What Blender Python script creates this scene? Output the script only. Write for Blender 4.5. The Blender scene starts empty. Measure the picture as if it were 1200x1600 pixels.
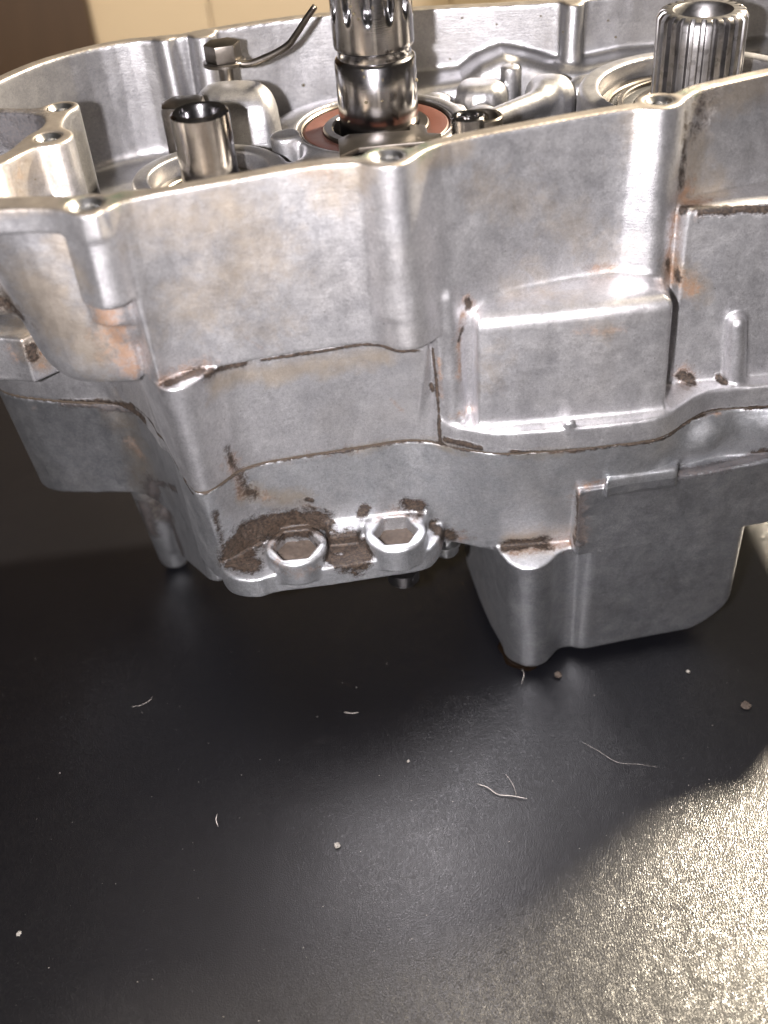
import bpy, bmesh, math, random
import numpy as np
from mathutils import Vector, Matrix
from mathutils.bvhtree import BVHTree
S = bpy.context.scene
COL = S.collection
R_ = math.radians
CM = 0.01                      # everything below is worked out in centimetres

# ---------------------------------------------------------------- camera
FPX = 1700.0; TH = R_(38.9); RO = R_(5.17)
CAM = np.array([0.0, 0.0, 26.0])
cF = np.array([0, math.cos(TH), -math.sin(TH)])
r0 = np.array([1.0, 0, 0]); u0 = np.array([0, math.sin(TH), math.cos(TH)])
cR = math.cos(RO)*r0 - math.sin(RO)*u0
cU = math.cos(RO)*u0 + math.sin(RO)*r0
cam = bpy.data.cameras.new('camera'); camo = bpy.data.objects.new('camera', cam); COL.objects.link(camo)
m = Matrix.Identity(4)
for i in range(3):
    m[i][0] = cR[i]; m[i][1] = cU[i]; m[i][2] = -cF[i]; m[i][3] = CAM[i]*CM
camo.matrix_world = m
cam.sensor_fit = 'VERTICAL'; cam.sensor_height = 24.0; cam.lens = 24.0*FPX/1600
cam.clip_start = 0.01; cam.clip_end = 50
cam.dof.use_dof = True; cam.dof.focus_distance = 0.30; cam.dof.aperture_fstop = 6.5
S.camera = camo

# ---------------------------------------------------------------- light and exposure
S.view_settings.view_transform = 'Standard'; S.view_settings.look = 'None'
S.view_settings.exposure = 0.0; S.view_settings.gamma = 1.0
W = bpy.data.worlds.new('World'); S.world = W; W.use_nodes = True
W.node_tree.nodes['Background'].inputs[0].default_value = (0.9, 0.78, 0.66, 1)
W.node_tree.nodes['Background'].inputs[1].default_value = 0.045

def area(name, loc, target, size, power, col, size_y=None, spread=None):
    l = bpy.data.lights.new(name, 'AREA'); l.energy = power; l.color = col; l.size = size*CM
    if size_y: l.shape = 'RECTANGLE'; l.size_y = size_y*CM
    else: l.shape = 'DISK'
    if spread: l.spread = R_(spread)
    o = bpy.data.objects.new(name, l); COL.objects.link(o)
    o.location = Vector(loc)*CM
    o.rotation_euler = (Vector(target)-Vector(loc)).to_track_quat('-Z', 'Y').to_euler()
    return o
area('phone_flash', (-4.0, -0.3, 26.4), (0, 26, 11), 1.0, 3.3, (1.0, 0.955, 0.98))
area('overhead_fill', (-10, 40, 190), (0, 55, 0), 110, 2.0, (1.0, 0.84, 0.64), 60)  # added soft fill from above for the tops and the wall
# added unseen light with a narrow spread, brightens the board behind
area('board_fill', (-5, 44, 88), (-5, 80, 4), 50, 1.5, (1.0, 0.84, 0.62), 20, 66)
# strong warm room lamp low behind on the right: it throws the case's shadow across the leather towards the lower left
area('room_lamp', (17.6+125*0.780, 24.5+125*0.625, 112), (12, 20, 0), 15, 165.0, (1.0, 0.86, 0.66))

# ---------------------------------------------------------------- pixel -> point on a plane
def ray(u, v): return cF + cR*(u-600)/FPX - cU*(v-800)/FPX
def atz(u, v, z): r = ray(u, v); return CAM + r*(z-CAM[2])/r[2]
def aty(u, v, y): r = ray(u, v); return CAM + r*(y)/r[1]

# ---------------------------------------------------------------- materials
def new_mat(name):
    mt = bpy.data.materials.new(name); mt.use_nodes = True
    nt = mt.node_tree
    return mt, nt, nt.nodes['Principled BSDF']
def N(nt, typ, **kw):
    n = nt.nodes.new(typ)
    for k, v in kw.items():
        if k.startswith('_'): setattr(n, k[1:], v)
    return n
def noise(nt, vec, scale, detail=4, rough=0.55, dist=0.0):
    n = nt.nodes.new('ShaderNodeTexNoise'); n.inputs['Scale'].default_value = scale
    n.inputs['Detail'].default_value = detail; n.inputs['Roughness'].default_value = rough
    n.inputs['Distortion'].default_value = dist
    nt.links.new(vec, n.inputs['Vector']); return n.outputs['Fac']
def ramp(nt, fac, stops):
    r = nt.nodes.new('ShaderNodeValToRGB'); el = r.color_ramp.elements
    while len(el) < len(stops): el.new(0.5)
    for e, (p, c) in zip(el, stops):
        e.position = p; e.color = (c, c, c, 1) if isinstance(c, (int, float)) else (*c, 1)
    nt.links.new(fac, r.inputs[0]); return r.outputs[0]
def mixc(nt, fac, a, b, mode='MIX'):
    n = nt.nodes.new('ShaderNodeMix'); n.data_type = 'RGBA'; n.blend_type = mode
    for s, v in ((0, fac), (6, a), (7, b)):
        if hasattr(v, 'links') or hasattr(v, 'is_linked'): nt.links.new(v, n.inputs[s])
        elif isinstance(v, tuple): n.inputs[s].default_value = (*v, 1)
        else: n.inputs[s].default_value = v
    return n.outputs[2]
def mth(nt, op, a, b=0.0, c=None, clamp=False):
    n = nt.nodes.new('ShaderNodeMath'); n.operation = op; n.use_clamp = clamp
    for s, v in ((0, a), (1, b), (2, c)):
        if v is None: continue
        if hasattr(v, 'is_linked'): nt.links.new(v, n.inputs[s])
        else: n.inputs[s].default_value = v
    return n.outputs[0]
def attr(nt, name):
    n = nt.nodes.new('ShaderNodeAttribute'); n.attribute_name = name; return n.outputs['Fac']
def objco(nt, sx=1, sy=1, sz=1):
    t = nt.nodes.new('ShaderNodeTexCoord'); mp = nt.nodes.new('ShaderNodeMapping')
    mp.inputs['Scale'].default_value = (sx, sy, sz)
    nt.links.new(t.outputs['Object'], mp.inputs[0]); return mp.outputs[0]
def bump(nt, h, strength, dist, prev=None):
    n = nt.nodes.new('ShaderNodeBump'); n.inputs['Strength'].default_value = strength
    n.inputs['Distance'].default_value = dist
    nt.links.new(h, n.inputs['Height'])
    if prev is not None: nt.links.new(prev, n.inputs['Normal'])
    return n.outputs[0]

def cast_metal(name, tint=(0.66, 0.65, 0.66), dark=(0.52, 0.515, 0.535), stained=True, brushed=0.5):
    mt, nt, b = new_mat(name)
    co = objco(nt); L = nt.links
    cloud = noise(nt, co, 45, 5, 0.6, 0.6)
    mott = noise(nt, co, 260, 4, 0.65)
    grain = noise(nt, co, 2600, 2, 0.6)
    base = mixc(nt, ramp(nt, cloud, [(0.25, 0.0), (0.8, 1.0)]), dark, tint)
    base = mixc(nt, ramp(nt, mott, [(0.35, 0.0), (0.75, 0.35)]), base, (0.78, 0.77, 0.76))
    gr2 = noise(nt, co, 3600, 2, 0.5); gr3 = noise(nt, co, 1100, 4, 0.7)
    base = mixc(nt, 1.0, base, ramp(nt, mth(nt, 'ADD', mth(nt, 'MULTIPLY', gr2, 0.5), mth(nt, 'MULTIPLY', gr3, 0.5)), [(0.32, 0.72), (0.68, 1.25)]), 'MULTIPLY')
    warm = noise(nt, co, 28, 3, 0.6)
    base = mixc(nt, ramp(nt, warm, [(0.52, 0.0), (0.8, 0.22)]), base, (0.62, 0.55, 0.46), 'MIX')
    # tiny pits
    pits = nt.nodes.new('ShaderNodeTexVoronoi'); pits.inputs['Scale'].default_value = 330
    L.new(co, pits.inputs['Vector'])
    pit = ramp(nt, pits.outputs['Distance'], [(0.03, 1.0), (0.09, 0.0)])
    gate = ramp(nt, noise(nt, co, 90, 2), [(0.56, 0.0), (0.62, 1.0)])
    pit = mth(nt, 'MULTIPLY', pit, gate)
    base = mixc(nt, mth(nt, 'MULTIPLY', pit, 0.7), base, (0.10, 0.08, 0.07))
    rough = mth(nt, 'ADD', mth(nt, 'MULTIPLY', cloud, 0.10), 0.345)
    rough = mth(nt, 'ADD', rough, mth(nt, 'MULTIPLY', grain, 0.06))
    metal = 0.93
    # brushed scratches, stretched sideways
    br = noise(nt, objco(nt, 110, 500, 2600), 1.0, 4, 0.7)
    sc = noise(nt, objco(nt, 900, 900, 120), 1.0, 3, 0.7, 1.0)
    h = mth(nt, 'ADD', mth(nt, 'MULTIPLY', grain, 0.55), mth(nt, 'MULTIPLY', br, brushed))
    h = mth(nt, 'ADD', h, mth(nt, 'MULTIPLY', sc, 0.12))
    nrm = bump(nt, h, 0.5, 0.00016)
    nrm = bump(nt, mott, 0.16, 0.0005, nrm)
    und = noise(nt, objco(nt, 48, 48, 24), 1.0, 2, 0.5, 0.3)
    nrm = bump(nt, und, 0.35, 0.0035, nrm)
    str_ = noise(nt, objco(nt, 900, 900, 60), 1.0, 3, 0.6)
    base = mixc(nt, ramp(nt, str_, [(0.58, 0.0), (0.8, 0.10)]), base, (0.80, 0.79, 0.78))
    tc_ = nt.nodes.new('ShaderNodeTexCoord'); mp_ = nt.nodes.new('ShaderNodeMapping'); L.new(tc_.outputs['Object'], mp_.inputs[0])
    mp_.inputs['Rotation'].default_value = (0.2, 0.75, 0.3); mp_.inputs['Scale'].default_value = (1500, 1500, 26)
    scr = ramp(nt, noise(nt, mp_.outputs[0], 1.0, 2, 0.5), [(0.72, 0.0), (0.77, 1.0)])
    scr = mth(nt, 'MULTIPLY', scr, ramp(nt, noise(nt, co, 55, 2), [(0.5, 0.0), (0.6, 1.0)]))
    base = mixc(nt, mth(nt, 'MULTIPLY', scr, 0.5), base, (0.85, 0.84, 0.82))
    rough = mth(nt, 'ADD', rough, mth(nt, 'MULTIPLY', mth(nt, 'SUBTRACT', mott, 0.5), 0.15))
    if stained:
        n1 = noise(nt, co, 520, 8, 0.78, 0.5); n2 = noise(nt, co, 1400, 4, 0.7)
        n3 = noise(nt, co, 160, 8, 0.75, 0.5)
        def mask(a, amp, lo, hi, nz):
            v = mth(nt, 'ADD', attr(nt, a), mth(nt, 'MULTIPLY', mth(nt, 'SUBTRACT', nz, 0.5), amp))
            return mth(nt, 'MULTIPLY', ramp(nt, v, [(lo, 0.0), (hi, 1.0)]), mth(nt, 'MULTIPLY', attr(nt, a), 5.0, clamp=True))
        tan = mth(nt, 'MULTIPLY', mask('tan', 1.8, 0.2, 1.3, n3), 0.5)
        rust = mask('rust', 2.6, 0.30, 1.05, n1)
        dirt = mask('dirt', 1.9, 0.14, 0.8, n1)
        base = mixc(nt, tan, base, (0.46, 0.34, 0.19))
        base = mixc(nt, mth(nt, 'MULTIPLY', rust, 0.85), base, mixc(nt, n2, (0.26, 0.125, 0.045), (0.09, 0.042, 0.02)))
        base = mixc(nt, mth(nt, 'MULTIPLY', dirt, 1.5, clamp=True), base, mixc(nt, ramp(nt, n2, [(0.4, 0.0), (0.7, 1.0)]), (0.014, 0.010, 0.008), (0.085, 0.058, 0.04)))
        cover = mth(nt, 'MAXIMUM', mth(nt, 'MULTIPLY', rust, 0.8), dirt)
        cover = mth(nt, 'MAXIMUM', cover, mth(nt, 'MULTIPLY', tan, 0.4))
        mm = mth(nt, 'SUBTRACT', metal, mth(nt, 'MULTIPLY', mth(nt, 'POWER', cover, 2.6), 0.85))
        L.new(mm, b.inputs['Metallic'])
        rough = mth(nt, 'ADD', rough, mth(nt, 'MULTIPLY', cover, 0.18))
        rough = mth(nt, 'SUBTRACT', rough, mth(nt, 'MULTIPLY', attr(nt, 'wet'), 0.3), clamp=True)
        nrm = bump(nt, mth(nt, 'MULTIPLY', mth(nt, 'MULTIPLY', n1, 1.0), dirt), 0.5, 0.0005, nrm)
        green = mth(nt, 'MULTIPLY', attr(nt, 'green'), ramp(nt, n1, [(0.42, 0.0), (0.55, 1.0)]))
        base = mixc(nt, mth(nt, 'MULTIPLY', green, 0.7), base, (0.05, 0.20, 0.08))
        pt = mth(nt, 'MULTIPLY', attr(nt, 'painted_shade'), ramp(nt, noise(nt, co, 130, 6, 0.7, 0.8), [(0.3, 1.0), (0.75, 0.55)]))  # shade painted into the metal colour, mottled by noise
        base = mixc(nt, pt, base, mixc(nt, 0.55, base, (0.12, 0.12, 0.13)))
    else:
        b.inputs['Metallic'].default_value = metal
    L.new(base, b.inputs['Base Color']); L.new(rough, b.inputs['Roughness']); L.new(nrm, b.inputs['Normal'])
    return mt

def steel(name, col=(0.42, 0.41, 0.42), rough=0.16, ring=0.0, blotch=0.0):
    mt, nt, b = new_mat(name); co = objco(nt); L = nt.links
    n = noise(nt, co, 160, 4, 0.7)
    c = mixc(nt, ramp(nt, n, [(0.35, 0.0), (0.7, 1.0)]), tuple(x*0.72 for x in col), col)
    if blotch: c = mixc(nt, ramp(nt, noise(nt, co, 420, 3), [(0.55, 0.0), (0.62, blotch)]), c, (0.06, 0.05, 0.045))
    L.new(c, b.inputs['Base Color'])
    L.new(mth(nt, 'ADD', mth(nt, 'MULTIPLY', n, 0.14), rough-0.05), b.inputs['Roughness'])
    b.inputs['Metallic'].default_value = 1.0
    g = noise(nt, objco(nt, 400, 400, 5200), 1.0, 3)
    L.new(bump(nt, g, 0.12+ring, 0.0001), b.inputs['Normal'])
    return mt
def plain(name, col, rough=0.5, metal=0.0, var=0.3, scale=300):
    mt, nt, b = new_mat(name); co = objco(nt); L = nt.links
    n = noise(nt, co, scale, 4, 0.6)
    L.new(mixc(nt, n, tuple(x*(1-var) for x in col), tuple(min(1, x*(1+var)) for x in col)), b.inputs['Base Color'])
    b.inputs['Roughness'].default_value = rough; b.inputs['Metallic'].default_value = metal
    L.new(bump(nt, n, 0.25, 0.0003), b.inputs['Normal'])
    return mt
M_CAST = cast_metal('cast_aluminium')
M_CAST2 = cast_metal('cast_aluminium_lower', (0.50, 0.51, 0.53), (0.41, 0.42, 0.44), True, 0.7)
M_STEEL = steel('oiled_steel', (0.42, 0.41, 0.42), 0.16, blotch=0.10)
M_STEELD = steel('dark_steel', (0.22, 0.21, 0.21), 0.28, blotch=0.3)
M_SPL = steel('spline_steel', (0.30, 0.29, 0.29), 0.36, blotch=0.35)
M_RACE = steel('bearing_race', (0.20, 0.18, 0.16), 0.32)
M_BOLT = steel('zinc_bolt', (0.60, 0.60, 0.60), 0.28)
M_SEAL = plain('red_seal', (0.075, 0.024, 0.015), 0.5)
M_BLACK = plain('black_rubber', (0.012, 0.012, 0.013), 0.4)
M_DIRT = plain('caked_dirt', (0.055, 0.040, 0.030), 0.75, var=0.6, scale=900)
M_GASKET = plain('gasket_grime', (0.05, 0.036, 0.024), 0.7, var=0.6, scale=1500)
M_PLATE = cast_metal('pressed_plate', (0.6, 0.58, 0.56), (0.42, 0.4, 0.4), False, 0.2)
M_LINT = plain('white_lint', (0.36, 0.33, 0.30), 0.8, var=0.15)
M_CRUMB = plain('pale_crumb', (0.26, 0.24, 0.21), 0.8, var=0.2)
M_PUD = plain('pooled_oil', (0.006, 0.0035, 0.002), 0.04)
M_OIL = plain('oil_drop', (0.5, 0.42, 0.28), 0.05); 
_b = M_OIL.node_tree.nodes['Principled BSDF']; _b.inputs['Transmission Weight'].default_value = 0.85; _b.inputs['IOR'].default_value = 1.47

# ---------------------------------------------------------------- generic helpers
def link(name, me, mat, parent=None):
    o = bpy.data.objects.new(name, me); COL.objects.link(o)
    if mat: me.materials.append(mat)
    if parent: o.parent = parent
    return o
def tag(o, label=None, cat=None, group=None, kind=None):
    for k, v in (('label', label), ('category', cat), ('group', group), ('kind', kind)):
        if v: o[k] = v
    return o
def mesh_np(name, V, Q, smooth=True):
    me = bpy.data.meshes.new(name); V = np.asarray(V, np.float32); Q = np.asarray(Q, np.int32)
    me.vertices.add(len(V)); me.vertices.foreach_set('co', V.ravel())
    k = Q.shape[1]
    me.loops.add(Q.size); me.loops.foreach_set('vertex_index', Q.ravel())
    me.polygons.add(len(Q)); me.polygons.foreach_set('loop_start', np.arange(0, Q.size, k, dtype=np.int32))
    me.polygons.foreach_set('loop_total', np.full(len(Q), k, np.int32))
    me.polygons.foreach_set('use_smooth', np.full(len(Q), smooth))
    me.update(calc_edges=True); me.validate()
    return me
def smooth_by_angle(me, deg=35):
    me.set_sharp_from_angle(angle=R_(deg))
def lathe(name, prof, mat, parent, loc, seg=96, tilt=None, rf=None, closed=False, angle=35):
    """profile of (radius, z) turned about z; rf(r, z, theta) may change the radius"""
    V = []; Q = []
    n = len(prof)
    for j in range(seg):
        t = 2*math.pi*j/seg
        for (r, z) in prof:
            rr = rf(r, z, t) if rf else r
            V.append((rr*math.cos(t), rr*math.sin(t), z))
    for j in range(seg):
        a = j*n; b = ((j+1) % seg)*n
        for i in range(n if closed else n-1):
            i2 = (i+1) % n
            Q.append((a+i, b+i, b+i2, a+i2))
    me = mesh_np(name, np.array(V)*CM, Q); smooth_by_angle(me, angle)
    o = link(name, me, mat, parent); o.location = Vector(loc)*CM
    if tilt: o.rotation_euler = tilt
    return o
def ring_prof(ri, ro, z0, z1, c=0.04):
    return [(ri, z0), (ro, z0), (ro, z1-c), (ro-c, z1), (ri+c, z1), (ri, z1-c)]
def catmull(P, k=8):
    P = [np.array(p, float) for p in P]; P = [2*P[0]-P[1]]+P+[2*P[-1]-P[-2]]; out = []
    for i in range(1, len(P)-2):
        for j in range(k):
            t = j/k; a, b, c, d = P[i-1:i+3]
            out.append(0.5*((2*b)+(c-a)*t+(2*a-5*b+4*c-d)*t*t+(3*b-3*c+d-a)*t**3))
    out.append(P[-2]); return out
def tube(name, pts, rad, mat, parent=None, seg=10, taper=None):
    P = catmull(pts); V = []; Q = []
    for i, p in enumerate(P):
        d = P[min(i+1, len(P)-1)]-P[max(i-1, 0)]; d = d/np.linalg.norm(d)
        a = np.cross(d, [0.1, 0.3, 1.0]); a /= np.linalg.norm(a); b = np.cross(d, a)
        r = rad*(taper(i/(len(P)-1)) if taper else 1)*(0.55 if mat is M_LINT else 1)
        for j in range(seg):
            t = 2*math.pi*j/seg; V.append(p+r*(math.cos(t)*a+math.sin(t)*b))
    for i in range(len(P)-1):
        for j in range(seg):
            j2 = (j+1) % seg; Q.append((i*seg+j, i*seg+j2, (i+1)*seg+j2, (i+1)*seg+j))
    n = len(V); V.append(P[0]); V.append(P[-1])
    tri = []
    for j in range(seg):
        j2 = (j+1) % seg
        tri.append((n, j2, j, j)); tri.append((n+1, (len(P)-1)*seg+j, (len(P)-1)*seg+j2, (len(P)-1)*seg+j2))
    me = bpy.data.meshes.new(name)
    me.from_pydata([tuple(v*CM) for v in V], [], [tuple(q) for q in Q]+[t[:3] for t in tri])
    for p in me.polygons: p.use_smooth = True
    return link(name, me, mat, parent)

# ---------------------------------------------------------------- distance-field modelling of the castings
def chaikin(pts, it=2):
    """pts: (x, y) or (x, y, 's'); 's' points stay sharp"""
    P = [(np.array(p[:2], float), len(p) > 2) for p in pts]
    for _ in range(it):
        Q = []; n = len(P)
        for i in range(n):
            a, sa = P[i]; b, _sb = P[(i+1) % n]
            if sa: Q.append((a, True))
            else: pass
            if not sa: Q.append((0.75*a+0.25*b, False))
            if not P[(i+1) % n][1]: Q.append((0.25*a+0.75*b, False))
        P = Q
    return np.array([p for p, _ in P])
def px(l, z):
    return [(*atz(p[0], p[1], z)[:2], *p[2:]) for p in l]
def sd_poly(P, X, Y):
    d = np.full(X.shape, 1e9, np.float32); s = np.ones(X.shape, np.float32)
    n = len(P)
    for i in range(n):
        ax, ay = P[i]; bx, by = P[i-1]
        ex, ey = bx-ax, by-ay; wx, wy = X-ax, Y-ay
        L2 = ex*ex+ey*ey
        if L2 < 1e-12: continue
        t = np.clip((wx*ex+wy*ey)/L2, 0, 1)
        qx, qy = wx-ex*t, wy-ey*t
        d = np.minimum(d, qx*qx+qy*qy)
        c1 = Y >= ay; c2 = Y < by; c3 = ex*wy > ey*wx
        s = np.where((c1 & c2 & c3) | (~c1 & ~c2 & ~c3), -s, s)
    return (s*np.sqrt(d)).astype(np.float32)
def smin(a, b, k):
    h = np.maximum(k-np.abs(a-b), 0)
    return np.minimum(a, b)-h*h*(0.25/k)
def smax(a, b, k):
    h = np.maximum(k-np.abs(a-b), 0)
    return np.maximum(a, b)+h*h*(0.25/k)
class Grid:
    def __init__(s, xs, ys, zs):
        s.xs, s.ys, s.zs = [np.asarray(a, np.float32) for a in (xs, ys, zs)]
        s.X2, s.Y2 = np.meshgrid(s.xs, s.ys, indexing='ij')
        s.X = s.xs[:, None, None]; s.Y = s.ys[None, :, None]; s.Z = s.zs[None, None, :]
        s.f = None
    def poly(s, P, it=2): return sd_poly(chaikin(P, it), s.X2, s.Y2)[:, :, None]
    def slab(s, z0, z1): return np.maximum(z0-s.Z, s.Z-z1)
    def prism(s, P, z0, z1, k=0.1, it=2):
        return smax(s.poly(P, it), s.slab(z0, z1), k)
    def loft(s, P0, z0, P1, z1, k=0.1, it=2, ease=False):
        t = np.clip((s.Z-z0)/(z1-z0), 0, 1)
        if ease: t = t*t*(3-2*t)
        return smax(s.poly(P0, it)*(1-t)+s.poly(P1, it)*t, s.slab(z0, z1), k)
    def cyl(s, x, y, r, z0, z1, k=0.1, dx=0, dy=0, dr=0):
        """dx, dy, dr: shift and growth per cm of height above z0"""
        t = s.Z-z0
        d = np.sqrt((s.X-x-dx*t)**2+(s.Y-y-dy*t)**2)-(r+dr*t)
        return smax(d, s.slab(z0, z1), k)
    def cone(s, p0, p1, ra, rb):
        p0 = np.array(p0, np.float32); d = np.array(p1, np.float32)-p0; L = float(d@d)
        t = np.clip(((s.X-p0[0])*d[0]+(s.Y-p0[1])*d[1]+(s.Z-p0[2])*d[2])/L, 0, 1)
        return np.sqrt((s.X-p0[0]-t*d[0])**2+(s.Y-p0[1]-t*d[1])**2+(s.Z-p0[2]-t*d[2])**2)-(ra+(rb-ra)*t)
    def ell(s, c, r):
        q = np.sqrt(((s.X-c[0])/r[0])**2+((s.Y-c[1])/r[1])**2+((s.Z-c[2])/r[2])**2)
        return (q-1)*min(r)
    def box(s, x0, x1, y0, y1, z0, z1, k=0.2):
        a = np.maximum(x0-s.X, s.X-x1); b = np.maximum(y0-s.Y, s.Y-y1); c = s.slab(z0, z1)
        return smax(smax(a, b, k), c, k)
    def mesh(s, name):
        f = s.f; sg = f < 0
        c = sg[:-1, :-1, :-1].astype(np.int8)
        cnt = np.zeros(c.shape, np.int8)
        for dx in (0, 1):
            for dy in (0, 1):
                for dz in (0, 1):
                    cnt += sg[dx:sg.shape[0]-1+dx, dy:sg.shape[1]-1+dy, dz:sg.shape[2]-1+dz]
        act = (cnt > 0) & (cnt < 8)
        I, J, K = np.nonzero(act)
        idx = np.full(act.shape, -1, np.int32); idx[I, J, K] = np.arange(len(I))
        acc = np.zeros((len(I), 3)); num = np.zeros(len(I))
        cor = [(0, 0, 0), (1, 0, 0), (0, 1, 0), (1, 1, 0), (0, 0, 1), (1, 0, 1), (0, 1, 1), (1, 1, 1)]
        for a in cor:
            for ax in range(3):
                if a[ax]: continue
                b = list(a); b[ax] = 1
                fa = f[I+a[0], J+a[1], K+a[2]]; fb = f[I+b[0], J+b[1], K+b[2]]
                cr = (fa < 0) != (fb < 0)
                t = np.where(cr, fa/np.where(fa == fb, 1, fa-fb), 0)
                pa = np.stack([s.xs[I+a[0]], s.ys[J+a[1]], s.zs[K+a[2]]], 1)
                pb = np.stack([s.xs[I+b[0]], s.ys[J+b[1]], s.zs[K+b[2]]], 1)
                acc += np.where(cr[:, None], pa+(pb-pa)*t[:, None], 0); num += cr
        V = acc/num[:, None]
        Qs = []
        for ax in range(3):
            sl0 = [slice(None)]*3; sl1 = [slice(None)]*3
            sl0[ax] = slice(0, -1); sl1[ax] = slice(1, None)
            A = sg[tuple(sl0)]; B = sg[tuple(sl1)]
            o1, o2 = [k for k in range(3) if k != ax]
            E = np.argwhere(A != B)
            ok = (E[:, o1] > 0) & (E[:, o2] > 0) & (E[:, o1] < f.shape[o1]-1) & (E[:, o2] < f.shape[o2]-1)
            E = E[ok]
            inside = A[E[:, 0], E[:, 1], E[:, 2]]
            def g(d1, d2):
                q = E.copy(); q[:, o1] += d1; q[:, o2] += d2
                return idx[q[:, 0], q[:, 1], q[:, 2]]
            q = np.stack([g(-1, -1), g(0, -1), g(0, 0), g(-1, 0)], 1)
            flip = inside if ax != 1 else ~inside
            q[~flip] = q[~flip][:, ::-1]
            Qs.append(q)
        Q = np.concatenate(Qs)
        me = mesh_np(name, V*CM, Q)
        # normals straight from the field
        return me
def nonuni(a, b, fine, c, coarse):
    x = list(np.arange(a, b, fine)); s = fine; v = x[-1]
    while v < c:
        s = min(coarse, s*1.06); v += s; x.append(v)
    return x

# value noise in numpy (for dents and for the edges of stains)
_rng = np.random.RandomState(7); _T = _rng.rand(64, 64, 64).astype(np.float32)
def vnoise(P, sc):
    q = P*sc; i = np.floor(q).astype(int); t = q-i; t = t*t*(3-2*t); i &= 63; j = (i+1) & 63
    def T(a, b, c): return _T[a, b, c]
    x0, y0, z0 = i.T; x1, y1, z1 = j.T; tx, ty, tz = t.T
    a = T(x0, y0, z0)*(1-tx)+T(x1, y0, z0)*tx; b = T(x0, y1, z0)*(1-tx)+T(x1, y1, z0)*tx
    c = T(x0, y0, z1)*(1-tx)+T(x1, y0, z1)*tx; d = T(x0, y1, z1)*(1-tx)+T(x1, y1, z1)*tx
    return (a*(1-ty)+b*ty)*(1-tz)+(c*(1-ty)+d*ty)*tz

HX = 0.045
ZR, ZP, ZL = 16.9, 8.7, 12.2      # rim, parting line, step in the front wall
zs_u = np.arange(ZP-0.12, ZR+0.16, HX)
GU = Grid(np.arange(-13.2, 17.9, HX), nonuni(21.6, 27.2, HX, 37.2, 0.10), zs_u)
XR = 17.6
# --- outlines
BACK = [(17.6, 27.5, 's'), (17.6, 35.4, 's'), (9.7, 35.5), (6.4, 35.5), (2.2, 36.2), (-1, 36.5), (-4, 35.85), (-5, 35.35),
        (-6.7, 35.55), (-8.7, 34.4), (-9.8, 33.0), (-11.0, 30.5), (-11.4, 27), (-10.2, 24.0), (-9.0, 23.1)]
TOPF = px([(-10, 325), (60, 323), (100, 327), (114, 333), (133, 337), (152, 333), (165, 327, 's'), (200, 309), (350, 283), (480, 259),
           (555, 252), (580, 257), (605, 260), (632, 255), (650, 243), (668, 231), (700, 220), (850, 192), (980, 169), (1005, 168), (1035, 170),
           (1060, 163), (1072, 152), (1090, 140), (1130, 130), (1200, 114), (1290, 96)], ZR)
TOP = TOPF+[(17.6, 27.3)]+BACK
MIDHF = [(-5.75, 24.2)]+px([(228, 588)], ZL)+px([(250, 600, 's'), (266, 588), (320, 573),
        (345, 574), (420, 559), (520, 544), (570, 536), (600, 540), (622, 549), (648, 548), (668, 540)], ZL)
DMID = [(1.75, 23.8), (2.1, 24.1), (2.6, 24.35), (3.5, 24.85), (4.6, 25.1), (6.4, 25.32), (6.85, 25.1), (7.25, 24.95), (7.6, 25.0), (7.9, 25.3),
        (8.2, 25.7), (9.5, 25.75), (17.6, 26.4)]
MIDH = MIDHF+DMID+[(17.6, 27.5, 's'), (17.6, 35.4, 's'), (9.7, 35.5), (6.4, 35.5), (2.2, 36.2), (-1, 36.5), (-4, 35.85), (-5, 35.35), (-6.7, 35.55), (-8.7, 34.4), (-9.8, 33.0), (-10.8, 31.0), (-9.4, 29.6), (-7.4, 28.6), (-6.3, 26.4)]
PARTF = px([(0, 618), (100, 629), (170, 632), (205, 632), (240, 665), (297, 768), (318, 772), (335, 765), (352, 752), (375, 735), (415, 722), (560, 700),
            (630, 688), (660, 689), (690, 694), (720, 701), (760, 708), (790, 710), (870, 705), (1010, 691), (1045, 680), (1078, 655), (1112, 641), (1200, 636)], ZP)
PBACK = [(17.6, 24.6, 's'), (17.6, 35.0, 's'), (6, 35), (-1, 36), (-5, 35), (-10, 34.5), (-12.2, 33.0), (-11.9, 30)]
PART = PARTF+PBACK
MIDLF = [(-11.2, 28.9), (-9.3, 28.2), (-7.6, 27.8), (-6.7, 26.6), (-6.0, 24.2)]+px([(240, 597), (252, 609), (275, 609), (300, 600), (318, 586), (335, 577)], ZL)+ \
        [(-3.55, 23.68), (-2.5, 23.88), (-0.9, 24.05), (-0.1, 24.13), (0.6, 23.85), (1.15, 23.8), (1.50, 23.76, 's'), (1.56, 24.1, 's')]
MIDL = MIDLF+DMID+[(17.6, 27.5, 's')]+PBACK[1:]
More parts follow.
